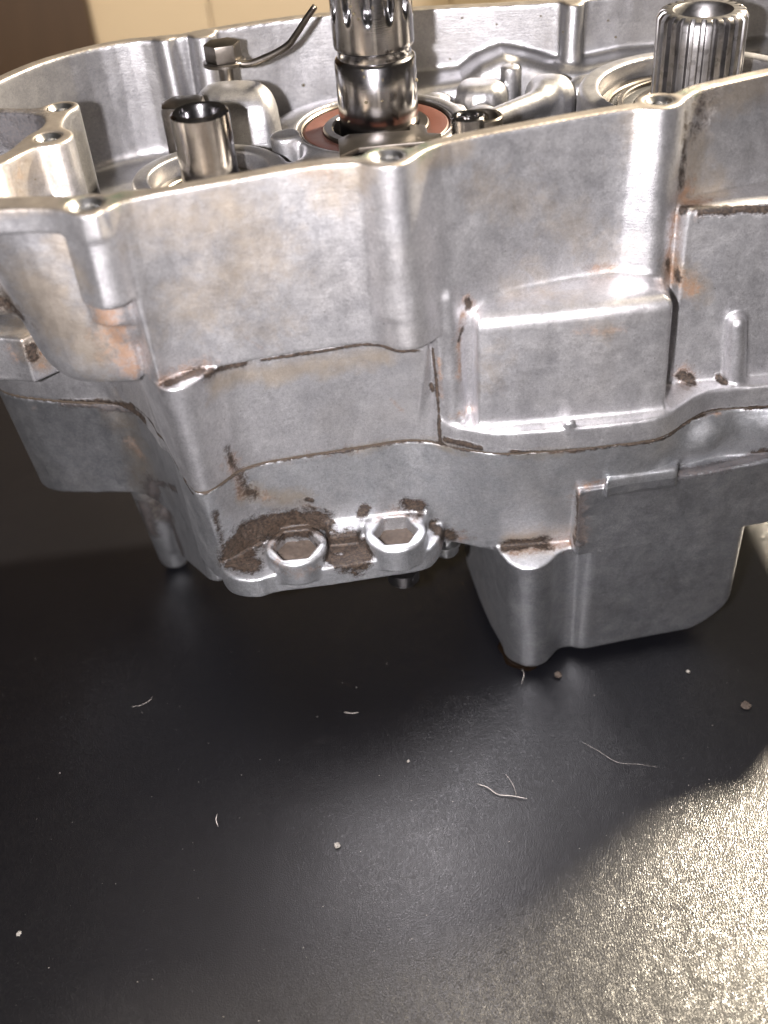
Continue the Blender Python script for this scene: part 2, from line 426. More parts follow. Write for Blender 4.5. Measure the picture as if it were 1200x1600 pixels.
# wall above the flange at the parting line (inset behind the flange on the box side)
PUPF = px([(0, 618), (100, 629), (170, 632), (205, 632), (240, 665), (297, 768), (318, 772), (335, 765), (352, 752), (375, 735), (415, 722), (560, 700),
           (630, 688), (660, 689), (687, 693, 's')], ZP)+[(1.72, 24.4, 's'), (2.1, 24.5), (2.6, 24.5), (4.6, 24.8), (7, 25.0), (7.9, 25.0), (9.0, 25.15), (10.8, 25.05), (17.6, 25.1)]
PUP = PUPF+PBACK[1:]
g = GU
TOPB = [(-5.75, 24.0)]+TOPF[6:]+[(17.6, 27.3)]+BACK[:12]+[(-10.6, 29.8), (-7.2, 29.4), (-6.3, 27.0)]
high = g.loft(MIDH, ZL, TOPB, ZR, 0.06)
lobe = g.loft([(-8.3, 27.5), (-8.3, 25.2), (-8.05, 24.1), (-7.4, 23.3), (-6.3, 23.1), (-5.3, 23.1), (-5.3, 28)], 11.85, [(-9.4, 27.5), (-9.3, 24.6), (-8.8, 23.45), (-7.9, 23.0), (-6.3, 23.05), (-5.2, 23.1), (-5.2, 28)], 16.6, 0.10)
lobe = smax(lobe, 11.75-g.Z, 1.0)
high = smin(high, lobe, 0.15)
high = smin(high, g.prism([(-11.6, 24.4), (-6.4, 24.0), (-6.2, 30), (-11.0, 31)], 13.6, ZR, 0.3), 0.2)
low = g.loft(PUP, ZP+0.015, MIDL, ZL, 0.05)
low = np.where(np.broadcast_to(g.Z, low.shape) > ZL+0.3, 9, low)
f = smin(high, low, 0.03)
# flange at the parting line, box side and right side
FL = px([(690, 696), (720, 702), (760, 709), (790, 711), (870, 706), (1010, 692), (1045, 681), (1078, 656), (1112, 642), (1200, 637)], ZP)+[(17.6, 24.6), (17.6, 27), (1.7, 27), (1.75, 24.6)]
fl = smax(g.poly(FL), np.maximum(ZP+0.015-g.Z, smax(g.Z-ZP-0.72, g.poly(FL), 0.14)), 0.03)
f = smin(f, fl, 0.30)
# the rectangular box
bx = g.loft([(2.78, 23.68), (7.6, 23.72), (7.75, 23.95), (7.75, 27), (2.6, 27), (2.65, 23.9)], ZP+0.3,
            [(2.80, 23.78), (7.5, 23.80), (7.72, 24.05), (7.70, 27), (2.65, 27), (2.68, 24.0)], 12.95, 0.6)
# its top runs up towards the right rear
bx = smax(bx, (g.Z-12.78-0.03*(g.Y-23.8)-0.02*(g.X-5)), 0.5)
f = smin(f, bx, 0.22)
f = smin(f, g.ell((*aty(890, 662, 23.42)[[0, 1, 2]],), (0.17, 0.1, 0.12)), 0.08)
# rib left of the box, its top rounded
f = smin(f, g.cone((1.98, 24.25, 13.1), (2.12, 24.3, 8.9), 0.30, 0.34), 0.16)
# right block below the pocket
rb = g.loft([(7.8, 24.95), (8.6, 25.0), (17.6, 24.95), (17.6, 28), (7.6, 28)], ZP+0.3, [(7.95, 25.2), (8.6, 25.25), (17.6, 25.25), (17.6, 28), (7.8, 28)], 14.35, 0.12)
f = smin(f, rb, 0.10)
f = smin(f, g.cone((9.75, 25.0, 11.15), (9.9, 24.95, 9.4), 0.26, 0.30), 0.12)
# front bosses running down under the screw holes
f = smin(f, g.cyl(*aty(133, 318, 22.95)[:1], 23.15, 0.50, 13.9, ZR, 0.12, dx=-0.02), 0.15)
B1 = atz(133, 318, ZR)
f = smin(f, g.cone((-5.65, 23.35, 14.9), (-5.6, 23.35, 13.7), 0.55, 0.42), 0.25)
# flange of the left lobe
LOBEF = px([(-40, 328), (0, 326), (60, 324), (100, 328), (133, 337), (160, 332)], ZR)+[(-5.0, 25), (-8, 26), (-11, 26), (-10.2, 24)]
f = smin(f, g.prism(LOBEF, ZR-0.62, ZR, 0.08), 0.08)
# block at the far left behind the lobe
blk = px([(-60, 528), (0, 528), (33, 531, 's'), (78, 512, 's'), (120, 480), (60, 440), (-80, 440)], 11.5)
f = smin(f, g.prism(blk, 10.1, 11.5, 0.05, 1), 0.03)
lev = g.prism([(-11.2, 28.9), (-9.3, 28.1), (-7.6, 27.7), (-6.6, 26.4), (-5.7, 24.3), (-5, 27), (-5, 34), (-12, 34), (-12, 30)], ZP+0.03, 10.6, 0.05)
f = smin(f, lev, 0.05)
# ---- cavity
inner = g.poly(TOP)+0.42
pen = g.poly(px([(-90, 265), (0, 258), (30, 240), (60, 227), (75, 226), (100, 222), (113, 212), (106, 203), (97, 196), (98, 188), (104, 178), (116, 166), (106, 160), (88, 160), (60, 168), (0, 167), (-60, 168), (-140, 200)], ZR))
penhole = g.poly(px([(-60, 250), (-10, 245), (14, 234), (30, 219), (55, 204), (70, 192), (68, 181), (40, 176), (0, 174), (-50, 176)], ZR))
FLOOR = 13.3
wx = np.clip((-4.5-g.X)/0.6, 0, 1)*np.clip((27.3-g.Y)/0.8, 0, 1)
cav = smax(smax(inner+0.25*wx, -pen, 0.1), FLOOR+2.2*wx-g.Z, 0.4)
f = smax(f, -cav, 0.10)
f = smax(f, -smax(penhole, 12.6-g.Z, 0.2), 0.08)
# things standing in the cavity
inside = [
    # bearing bosses
    (g.cyl(-3.75, 27.75, 2.12, 13, 15.45, 0.15, dr=-0.05), 0.3),
    (g.cyl(0.85, 30.35, 2.55, 13, 15.45, 0.15, dr=-0.05), 0.35),
    (g.cyl(9.85, 30.7, 3.45, 13, 15.55, 0.2, dr=-0.05), 0.35),
    # rounded dome behind the sleeve
    (g.loft([(-4.6, 31.2), (-2.3, 30.9), (-1.9, 31.4), (-1.9, 33.3), (-4.6, 33.4)], 13, [(-4.5, 31.5), (-2.3, 31.2), (-2.0, 31.8), (-2.2, 33.2), (-4.4, 33.4)], 16.2, 0.9), 0.3),
    # ribs on the rear wall
    (g.cone((-5.2, 34.9, 13.2), (-5.35, 35.1, 16.8), 0.35, 0.28), 0.15),
    (g.cone((-4.15, 35.0, 13.2), (-4.2, 35.2, 16.8), 0.5, 0.42), 0.1),
    (g.cone((1.7, 35.1, 14), (1.8, 35.4, 16.8), 0.5, 0.35), 0.3),
    (g.cone((7.0, 34.6, 14), (7.1, 34.9, 16.8), 0.4, 0.3), 0.3),
    # humps between the bearings
    (g.prism([(3.2, 32.6), (4.6, 32.4), (5.0, 33.6), (3.4, 34.2)], 13, 15.35, 0.5), 0.4), (g.prism([(5.2, 32.0), (6.6, 31.9), (6.9, 33.2), (5.4, 33.6)], 13, 15.5, 0.7), 0.35),
    (g.ell((3.9, 31.8, 14.2), (0.8, 0.8, 0.9)), 0.3), (g.cyl(4.75, 28.9, 0.55, 13, 15.2, 0.4), 0.4),
    (g.ell((2.6, 33.3, 14.6), (0.7, 0.6, 0.5)), 0.15), (g.ell((7.3, 33.4, 14.6), (0.8, 0.5, 0.6)), 0.2), (g.cyl(3.1, 32.0, 0.35, 13, 15.1, 0.15), 0.1), (g.cyl(5.0, 33.7, 0.3, 13, 15.6, 0.15), 0.08),
    (g.cone((3.4, 30.6, 14.9), (5.6, 32.0, 15.0), 0.3, 0.35), 0.3), (g.cyl(2.95, 27.0, 0.75, 13, 15.75, 0.1), 0.2),
    (g.cyl(-1.75, 29.6, 0.42, 13, 15.6, 0.12), 0.25),
    (g.cyl(-1.0, 28.1, 0.9, 13, 15.2, 0.3), 0.4), (g.ell((0.0, 34.4, 13.8), (2.6, 1.2, 1.0)), 0.5),
]
for d, k in inside:
    d = np.maximum(d, g.poly(TOP)+0.1)
    f = smin(f, d, k)
# wavy shelf along the rear wall
xs1 = np.array([0.5, 2.2, 3.6, 4.2, 4.9, 5.6, 6.6, 7.4, 8.6, 13]); zz = np.array([14.9, 15.0, 15.1, 15.5, 15.75, 15.6, 15.25, 15.2, 15.35, 15.3])
zc = np.interp(g.xs, xs1, zz)[:, None, None]; zc = zc.astype(np.float32)
sh = smax(smax(g.Z-zc, 34.0+0.1*(g.Z-15)-g.Y, 0.5), smax(0.6-g.X, g.poly(TOP)+0.1, 0.1), 0.3)
f = smin(f, sh, 0.15)
# lips of the screw holes and the bores
BOSS = {k: atz(k[0], k[1], ZR)[:2] for k in ((133, 318), (605, 242), (1030, 155), (75, 213), (93, 166))}
for k, (x, y) in BOSS.items():
    rr = 0.60 if k[1] > 212 else (0.55 if k[1] > 170 else 0.5); zb = 14.6 if k[0] == 133 else 13.0
    if k[0] == 1030: rr = 0.55
    bs = g.cyl(x, y+0.02, rr, zb, ZR, 0.12); 
    f = smin(f, np.maximum(bs, g.poly(TOP)+0.0), 0.12)
for k, (x, y) in BOSS.items():
    hr = 0.40 if k[0] in (605, 133) else 0.34
    f = smax(f, -g.cyl(x, y, hr, ZR-0.5, ZR+1, 0.02), 0.05)
for (x, y, r, z1) in ((-3.75, 27.75, 1.55, 15.45), (0.75, 30.3, 2.2, 15.45), (9.85, 30.7, 2.75, 15.55), (2.95, 27.0, 0.42, 16)):
    f = smax(f, -g.cyl(x, y, r, 14.3, 17.5, 0.05), 0.08)
# flat top everywhere
f = smax(f, g.Z-ZR, 0.05)
GU.f = f.astype(np.float32)
me_u = GU.mesh('upper_casting')

# ---------------------------------------------------------------- lower casting
GL = Grid(np.arange(-13.2, 17.9, HX), nonuni(21.2, 26.6, HX, 36.2, 0.11), np.arange(-0.1, ZP+0.14, HX))
g = GL
LOWF = [(-10.95, 28.75), (-9.2, 28.5), (-8.0, 28.4), (-7.4, 28.0), (-6.5, 26.8), (-5.75, 25.2), (-5.25, 24.2), (-4.95, 23.75), (-4.55, 23.75), (-4.1, 24.1), (-3.6, 24.35), (-2.6, 24.42),
        (-0.5, 24.3), (0.5, 24.3), (1.1, 24.2), (1.7, 24.45), (2.3, 24.5), (3.2, 24.4), (5.5, 24.35), (8, 24.4), (9.5, 24.5), (17.6, 24.5)]
LOW = LOWF+[(17.6, 26, 's'), (17.6, 34.6, 's'), (6, 34.7), (-5, 34.7), (-10, 34.3), (-11.7, 33.0), (-11.4, 30)]
f = smax(g.loft(LOW, 4.3, PART, ZP-0.015, 0.03), 4.9-0.45*np.clip((g.X-1.9)/1.2, 0, 1)+0.2*np.clip((g.X-10.3)/0.3, 0, 1)-g.Z, 0.1)
# plate carrying the two sockets
ZB = 6.2
PLT = px([(338, 868), (346, 892), (362, 904), (400, 908), (425, 898), (470, 893), (510, 888), (600, 874), (668, 864), (683, 848), (690, 835), (700, 780), (360, 800)], 5.75)
f = smin(f, g.prism(PLT, 5.05, 5.75, 0.10), 0.08)
HC = [atz(462, 850, ZB)[:2], atz(618, 829, ZB)[:2]]
for (x, y) in HC:
    f = smin(f, g.cyl(x, y, 0.88, 5.35, ZB, 0.13), 0.06)
    f = smin(f, g.box(x-0.6, x+0.6, y, 25, 5.3, 5.95, 0.1), 0.1)
# pale pad between the sockets, raised strip behind
p = atz(536, 820, 6.15); f = smin(f, g.box(p[0]-0.42, p[0]+0.42, p[1]-0.42, 25, 5.3, 6.12, 0.10), 0.05)
f = smin(f, g.box(-1.7, 1.25, 24.05, 25, 5.5, 6.22, 0.2), 0.2)
for i, (x, y) in enumerate(HC):
    a = np.maximum.reduce([np.abs((g.X-x)*math.cos(t)+(g.Y-y)*math.sin(t)) for t in (R_(90), R_(30), R_(150))])-(0.60 if i == 0 else 0.55)
    f = smax(f, -smax(a, ZB-0.48-g.Z, 0.04), 0.05)
# column in front and pan
COLP = px([(784, 868), (796, 881), (820, 890), (845, 887), (862, 876), (872, 864), (886, 857), (905, 855)], 4.7)
PANR = [(6.8, 24.4), (8.3, 24.5), (9.6, 24.6)]
pan_hi = COLP+PANR+[(10.6, 24.5), (10.8, 31), (2.2, 31), (2.7, 26)]
PL = px([(787, 1022), (798, 1040), (826, 1052), (852, 1046), (864, 1032), (874, 1020)], 0.15)+[(5.6, 24.05), (7.5, 24.5), (9.8, 24.8)]
pan_lo = PL+[(10.9, 24.6), (10.9, 30), (2.6, 30), (3.0, 26)]
pan = g.loft(pan_lo, 0.15, pan_hi, 4.7, 0.08)
pan = smax(pan, (0.25+0.5*np.maximum(g.X-9.2, 0)**2)-g.Z, 0.3)
f = smin(f, pan, 0.10)
xf, yf = atz(826, 1036, 0.0)[:2]
f = smin(f, g.cyl(xf, yf+0.62, 0.72, 0.0, 1.2, 0.08), 0.12)
# upper part of the pan, proud of the belt
PH = px([(905, 772, 's'), (912, 766), (1055, 746), (1200, 721), (1300, 703)], 7.1)+[(17.6, 28), (5.0, 28)]
PH0 = [(*p[:2],) for p in px([(893, 1019), (985, 1008), (1095, 988), (1250, 960)], 0.15)]
PH0 = [(5.52, 23.80, 's')]+PH0[1:]+[(XR, 24.9), (XR, 28), (5.3, 28)]
full = g.loft(PH0, 0.15, PH, 7.1, 0.07)
lowp = smax(np.maximum(full, g.Z-4.7), g.X-10.7, 0.3)
lowp = smax(lowp, 5.62-g.X, 0.5)
lowp = smax(lowp, (0.28+0.5*np.maximum(g.X-9.2, 0)**2)-g.Z, 0.3)
f = smin(f, lowp, 0.22)
f = smin(f, np.maximum(full, 4.65-g.Z), 0.04)
# broken lip on top of it
lip = px([(945, 762), (952, 752), (1050, 738), (1060, 738), (1062, 710), (950, 730)], 7.35)
f = smin(f, g.prism(lip, 6.8, 7.45, 0.12), 0.05)
# dome right of the lip
f = smin(f, g.ell((8.9, 24.75, 8.0), (0.95, 0.75, 0.75)), 0.4)
f = smin(f, g.ell((11.1, 25.0, 8.1), (1.0, 0.75, 0.8)), 0.4)
f = smax(f, g.Z-(ZP-0.015), 0.03)
# slanting foot rib at the rear left
f = smin(f, g.cone((-8.0, 28.25, 8.4), (-7.75, 30.35, 0.5), 0.46, 0.56), 0.25)
web = g.prism([(-7.9, 30.6), (-7.5, 29.6), (-6.2, 26.6), (-5.35, 24.6), (-4.6, 26), (-6.0, 31)], 1.2, 5.6, 0.1)
f = smin(f, smax(web, 0.7+(30.3-g.Y)*0.55-g.Z, 0.3), 0.35)
f = smax(f, -g.Z, 0.05)
# foot far right rear
f = smin(f, g.cone((12.6, 33.0, 5.5), (12.8, 33.2, 0.45), 0.6, 0.5), 0.2); f = smax(f, -g.Z, 0.05)
GL.f = f.astype(np.float32)
me_l = GL.mesh('lower_casting')

# gasket
GG = Grid(np.arange(-13.0, 17.9, 0.09), np.arange(22.2, 36.2, 0.09), np.arange(ZP-0.2, ZP+0.22, 0.05))
GG.f = GG.prism([(p[0], p[1]) for p in PART], ZP-0.12, ZP+0.12, 0.02)+0.022
me_g = GG.mesh('gasket')

# ---------------------------------------------------------------- stains and painted-on shade as attributes; stains anchored to points on the metal
def bvh_of(me):
    return BVHTree.FromPolygons([v.co[:] for v in me.vertices], [p.vertices[:] for p in me.polygons])
BU, BL = bvh_of(me_u), bvh_of(me_l)
def hit(u, v):
    o = Vector(CAM)*CM; d = Vector(ray(u, v)).normalized(); best = None
    for B in (BU, BL):
        h = B.ray_cast(o, d)
        if h[0] is not None and (best is None or h[3] < best[1]): best = (np.array(h[0])/CM, h[3])
    return best[0] if best else atz(u, v, 0)
# (kind, radius in px, strength, [(u, v)...])
STAINS = [
 ('dirt', 9, 1.0, [(262, 600), (285, 590), (312, 580)]), ('dirt', 6, 0.9, [(318, 583), (345, 577), (380, 568)]),
 ('rust', 14, 0.8, [(255, 598), (290, 583), (320, 572)]), ('rust', 24, 1.0, [(165, 495), (180, 520), (195, 555), (205, 575)]),
 ('rust', 14, 0.7, [(150, 520), (160, 530)]), ('tan', 50, 1.1, [(60, 450), (90, 500), (140, 540)]), ('tan', 30, 0.8, [(100, 380), (120, 430)]),
 ('tan', 60, 0.75, [(230, 340), (350, 330), (420, 400), (300, 480)]), ('tan', 35, 0.9, [(500, 262), (560, 270), (520, 300)]), ('rust', 10, 0.55, [(480, 268), (520, 272)]), ('tan', 30, 0.7, [(250, 355), (280, 345)]),
 ('tan', 30, 0.5, [(330, 480), (390, 520), (440, 510)]), ('tan', 30, 0.6, [(990, 185), (995, 230)]), ('rust', 4, 0.6, [(385, 528), (410, 545)]),
 ('rust', 4, 0.7, [(612, 625), (630, 642)]), ('dirt', 8, 0.5, [(355, 700), (362, 722), (372, 738)]), ('rust', 12, 0.85, [(360, 715), (370, 745), (380, 770)]),
 ('dirt', 12, 0.5, [(375, 745), (385, 765), (395, 775)]), ('tan', 22, 0.8, [(385, 775), (430, 775), (470, 780)]), ('rust', 12, 0.6, [(375, 760), (420, 778)]),
 ('dirt', 22, 1.0, [(375, 868), (380, 835), (410, 822), (450, 815), (490, 812)]), ('dirt', 16, 0.9, [(365, 880), (395, 885)]), ('dirt', 14, 0.8, [(360, 850), (352, 870)]),
 ('dirt', 22, 1.2, [(400, 835), (430, 820), (480, 815)]), ('dirt', 20, 1.2, [(520, 850), (540, 852), (565, 855), (555, 870)]), ('dirt', 14, 1.0, [(515, 872), (540, 878)]),
 ('dirt', 9, 1.0, [(565, 802), (570, 795)]), ('dirt', 12, 1.0, [(640, 788), (655, 790)]), ('dirt', 14, 1.0, [(505, 812), (510, 830)]),
 ('dirt', 10, 0.9, [(675, 820), (690, 835), (705, 838)]), ('rust', 16, 0.7, [(690, 845), (720, 840)]), ('dirt', 6, 0.55, [(335, 800), (345, 840), (355, 875)]),
 ('rust', 10, 0.9, [(728, 468), (735, 475)]), ('dirt', 6, 0.9, [(730, 470), (732, 478)]), ('rust', 7, 0.8, [(722, 490), (716, 530), (718, 590)]), ('dirt', 4, 0.85, [(722, 515), (717, 530)]),
 ('rust', 7, 0.75, [(715, 648), (735, 640)]), ('dirt', 5, 0.9, [(695, 687), (720, 692), (750, 700)]), ('dirt', 4, 0.85, [(800, 706), (900, 702), (930, 700)]), ('rust', 5, 0.9, [(860, 706), (910, 702)]),
 ('rust', 14, 0.95, [(1045, 400), (1050, 430), (1070, 440), (1080, 450)]), ('rust', 10, 0.85, [(1052, 340), (1046, 400)]), ('tan', 24, 0.9, [(1060, 420), (1090, 450)]), ('dirt', 6, 0.8, [(1043, 408), (1060, 436)]),
 ('rust', 16, 0.95, [(1070, 300), (1080, 320), (1100, 315)]), ('dirt', 9, 0.5, [(1072, 180), (1068, 240), (1064, 290)]), ('dirt', 30, 0.42, [(1095, 160), (1085, 190)]), ('tan', 28, 1.0, [(1100, 160), (1140, 145), (1190, 135)]),
 ('tan', 30, 0.9, [(1085, 220), (1080, 300), (1110, 300)]), ('dirt', 7, 1.0, [(1065, 328), (1120, 328), (1200, 326)]), ('rust', 13, 1.0, [(1068, 580), (1075, 592)]), ('dirt', 8, 0.9, [(1066, 585), (1080, 595)]),
 ('dirt', 6, 0.9, [(1122, 590), (1132, 597)]), ('rust', 8, 0.7, [(925, 418), (960, 418)]), ('rust', 9, 0.6, [(900, 520), (970, 515)]), ('rust', 5, 0.7, [(935, 420), (1000, 418)]),
 ('rust', 12, 0.9, [(905, 775), (905, 845)]), ('dirt', 8, 0.55, [(903, 780), (903, 850)]), ('dirt', 9, 0.95, [(790, 856), (830, 848), (900, 848)]), ('rust', 10, 0.85, [(800, 862), (890, 850)]),
 ('tan', 18, 0.9, [(800, 845), (900, 840)]), ('dirt', 9, 0.95, [(1060, 737), (1100, 733), (1150, 722), (1200, 710)]), ('rust', 8, 0.8, [(918, 757), (940, 752)]),
 ('rust', 5, 0.8, [(1095, 648), (1125, 646)]), ('dirt', 7, 0.95, [(0, 620), (100, 627), (150, 630), (200, 636), (225, 655)]), ('rust', 5, 0.6, [(50, 639), (56, 636)]),
 ('dirt', 9, 0.85, [(158, 635), (170, 637), (200, 640)]), ('dirt', 20, 0.8, [(240, 760), (260, 800), (280, 850)]), ('dirt', 14, 0.8, [(225, 790), (235, 830)]), ('rust', 10, 0.8, [(205, 690), (220, 710)]),
 ('tan', 30, 0.8, [(190, 640), (220, 720), (250, 800)]), ('dirt', 6, 0.9, [(240, 755), (275, 765)]), ('dirt', 9, 1.0, [(50, 545), (52, 555)]), ('rust', 14, 0.8, [(55, 545), (65, 570)]), ('rust', 8, 0.7, [(15, 545), (25, 560)]),
 ('tan', 22, 1.0, [(45, 535), (65, 560)]), ('tan', 30, 1.0, [(10, 470), (30, 500)]), ('dirt', 24, 0.6, [(0, 470), (30, 490)]), ('rust', 4, 0.6, [(180, 606), (182, 607)]),
 ('tan', 26, 0.9, [(665, 250), (690, 235), (720, 225)]), ('tan', 40, 0.8, [(0, 300), (60, 260)]), ('rust', 14, 0.4, [(30, 290), (30, 260)]),
 ('tan', 40, 0.9, [(20, 190), (50, 200)]), ('dirt', 40, 0.9, [(20, 200), (45, 200)]), ('tan', 30, 0.5, [(760, 600), (820, 420), (940, 520)]), ('tan', 40, 0.5, [(750, 300), (850, 330), (950, 400)]),
 ('tan', 12, 1.0, [(0, 325), (90, 322)]), ('tan', 10, 1.0, [(180, 310), (350, 272), (550, 243)]), ('tan', 10, 1.0, [(690, 212), (850, 185), (1000, 158)]),
 ('dirt', 3, 0.9, [(673, 600), (676, 610)]), ('rust', 5, 0.8, [(685, 560), (690, 620)]), ('rust', 6, 0.6, [(500, 795), (475, 790)]), ('dirt', 4, 0.9, [(480, 780), (488, 783)]),
 ('dirt', 3, 1.0, [(345, 577), (420, 561), (520, 546), (570, 538), (600, 541), (622, 549), (648, 548), (670, 541)]),  # grime line under the step, also standing in for its contact shade
 ('dirt', 3, 0.85, [(0, 620), (100, 629), (205, 632), (240, 665), (300, 770), (320, 771), (350, 754), (375, 736), (415, 722), (560, 700), (640, 688), (690, 694), (720, 701), (790, 709), (870, 704), (1010, 691), (1045, 681), (1078, 656), (1112, 641), (1200, 636)]),
 ('dirt', 3, 0.9, [(676, 545), (682, 600), (688, 690)]), ('rust', 8, 0.5, [(415, 722), (560, 700)]), ('tan', 12, 0.7, [(560, 700), (690, 694), (870, 704)]),
 ('rust', 12, 0.75, [(425, 850), (440, 828), (470, 820), (500, 832)]), ('rust', 10, 0.6, [(590, 812), (617, 798), (650, 806)]), ('rust', 8, 0.6, [(430, 880), (462, 895), (490, 888)]), ('tan', 20, 1.0, [(340, 600), (420, 585), (600, 560)]),
 ('green', 14, 1.0, [(572, 243), (590, 232)]), ('green', 16, 1.0, [(640, 236), (660, 228)]), ('green', 14, 1.0, [(172, 312), (190, 305)]), ('green', 12, 1.0, [(112, 318), (118, 312)]), ('green', 9, 1.0, [(1068, 146), (1080, 142)]),
 ('wet', 12, 1.0, [(640, 788), (660, 792)]), ('wet', 14, 0.7, [(380, 850), (470, 815)]), ('wet', 14, 0.7, [(270, 598), (320, 580)]),
]
ST = [(k, r, s, np.array([hit(u, v) for u, v in pts])) for k, r, s, pts in STAINS]
def stain(me):
    n = len(me.vertices); P = np.empty(n*3, np.float32); me.vertices.foreach_get('co', P); P = P.reshape(-1, 3)/CM
    wob = (vnoise(P, 2.3)-0.5)*0.5+(vnoise(P+17, 6.0)-0.5)*0.35
    A = {k: np.zeros(n, np.float32) for k in ('tan', 'rust', 'dirt', 'wet', 'green')}
    for k, r, s, Q in ST:
        k_d = float(np.linalg.norm(Q.mean(0)-CAM)); rc = r*k_d/FPX*(1.4 if k == 'rust' and r > 6 else 1.1)
        lo = Q.min(0)-2*rc; hi = Q.max(0)+2*rc
        sel = np.nonzero(((P > lo) & (P < hi)).all(1))[0]
        if not len(sel): continue
        p = P[sel]; d = np.full(len(sel), 1e9)
        for i in range(len(Q)-1):
            a, b = Q[i], Q[i+1]; e = b-a; L = max(float(e@e), 1e-9)
            t = np.clip((p-a)@e/L, 0, 1); d = np.minimum(d, np.linalg.norm(p-a-t[:, None]*e, axis=1))
        w = np.clip(1.15-(d/rc)*0.75*(1+wob[sel]), 0, 1)*s
        A[k][sel] = np.maximum(A[k][sel], w)
    A['painted_shade'] = np.zeros(n, np.float32)
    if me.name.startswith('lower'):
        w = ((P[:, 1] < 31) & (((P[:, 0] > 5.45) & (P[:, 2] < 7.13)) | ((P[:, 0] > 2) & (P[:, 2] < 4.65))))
        A['painted_shade'][w] = 1.0; A['painted_shade'][P[:, 0] < -5.6] = 0.7  # pan darkened in colour for its grazing light; rear left darkened too
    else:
        A['painted_shade'][:] = 1.5*np.clip((P[:, 1]-26.0)/2, 0, 1)*np.clip((P[:, 2]-12)/1, 0, 1)  # interior shade put into the colour, where the lamps over-light it
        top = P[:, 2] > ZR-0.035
        A['painted_shade'][top] = 1.0; A['tan'][top] = 1.3  # rim tops: lamp glare toned down in the colour, tan gasket residue
    for k, a in A.items():
        at = me.attributes.new(k, 'FLOAT', 'POINT'); at.data.foreach_set('value', a.astype(np.float32))
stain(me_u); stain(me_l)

# ---------------------------------------------------------------- the engine case
case = bpy.data.objects.new('engine_case', None); COL.objects.link(case); case.empty_display_size = 0.05
tag(case, 'dirty cast aluminium engine crankcase with shafts in its open top, standing on black leather', 'engine case')
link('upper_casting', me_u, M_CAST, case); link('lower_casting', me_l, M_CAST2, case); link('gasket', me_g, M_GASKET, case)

# dirt caked in the two hexagonal sockets
for i, (x, y) in enumerate(HC):
    V = []; Fc = []; n = 26; rr = 0.66 if i == 0 else 0.61
    for a in range(n):
        for b_ in range(n):
            px_, py_ = (a/(n-1)-0.5)*2*rr, (b_/(n-1)-0.5)*2*rr
            ang = math.atan2(py_, px_); hexr = rr*0.985/ math.cos(((ang+math.pi/6-math.pi/2) % (math.pi/3))-math.pi/6)
            q = np.array([[px_*9+i*5, py_*9, 0.3]]); h = float(vnoise(q, 0.9)[0])*0.07+float(vnoise(q, 2.9)[0])*0.03
            V.append(((x+px_)*CM, (y+py_)*CM, (ZB-0.45+h)*CM))
    for a in range(n-1):
        for b_ in range(n-1):
            Fc.append((a*n+b_, (a+1)*n+b_, (a+1)*n+b_+1, a*n+b_+1))
    me = mesh_np('socket_dirt', V, Fc)
    link('socket_dirt', me, M_DIRT, case)

# screw hole inserts (bright threaded sleeves) in the rim bosses
for k, (x, y) in BOSS.items():
    hr = 0.40 if k[0] in (605, 133) else 0.34
    lathe('hole_sleeve', [(hr-0.12, -0.45), (hr-0.12, -0.13), (hr-0.03, -0.03), (hr+0.03, -0.03), (hr+0.03, -0.45)], M_BOLT, case, (x, y, ZR), 48)
    lathe('hole_bottom', [(0.0, -0.22), (hr-0.15, -0.2), (hr-0.1, -0.16), (hr-0.1, -0.45)], M_BOLT, case, (x, y, ZR), 32)

# sleeve (left)
SX, SY = -3.66, 27.4
slv = lathe('shaft_sleeve', [(0.0, 16.2), (0.46, 16.2), (0.46, 17.0), (0.52, 17.12), (0.66, 17.13), (0.73, 17.06), (0.73, 15.0), (0.71, 14.4)], M_STEEL, case, (SX, SY, 0), 96)
# left bearing
def bearing(x, y, ri, ro, z, seal_mat, outer=M_RACE, edge=0.28):
    b = lathe('bearing', ring_prof(ro-edge, ro, z-0.9, z), outer, case, (x, y, 0), 96, closed=True)
    lathe('inner_race', ring_prof(ri, ri+0.28, z-0.9, z+0.02), outer, b, (0, 0, 0), 96, closed=True)
    lathe('seal', [(ri+0.27, z-0.10), (ri+0.36, z-0.05), (ro-edge-0.08, z-0.05), (ro-edge+0.01, z-0.12)], seal_mat, b, (0, 0, 0), 96)
    return b
bearing(-3.75, 27.75, 0.80, 1.53, 14.95, M_BLACK)
bearing(0.75, 30.3, 1.2, 2.18, 15.38, M_SEAL, edge=0.12)
bb = bearing(9.85, 30.7, 1.45, 2.72, 15.05, M_BLACK)
lathe('snap_ring', ring_prof(2.05, 2.2, 14.9, 15.12, 0.02), M_RACE, bb, (0, 0, 0), 96, closed=True)

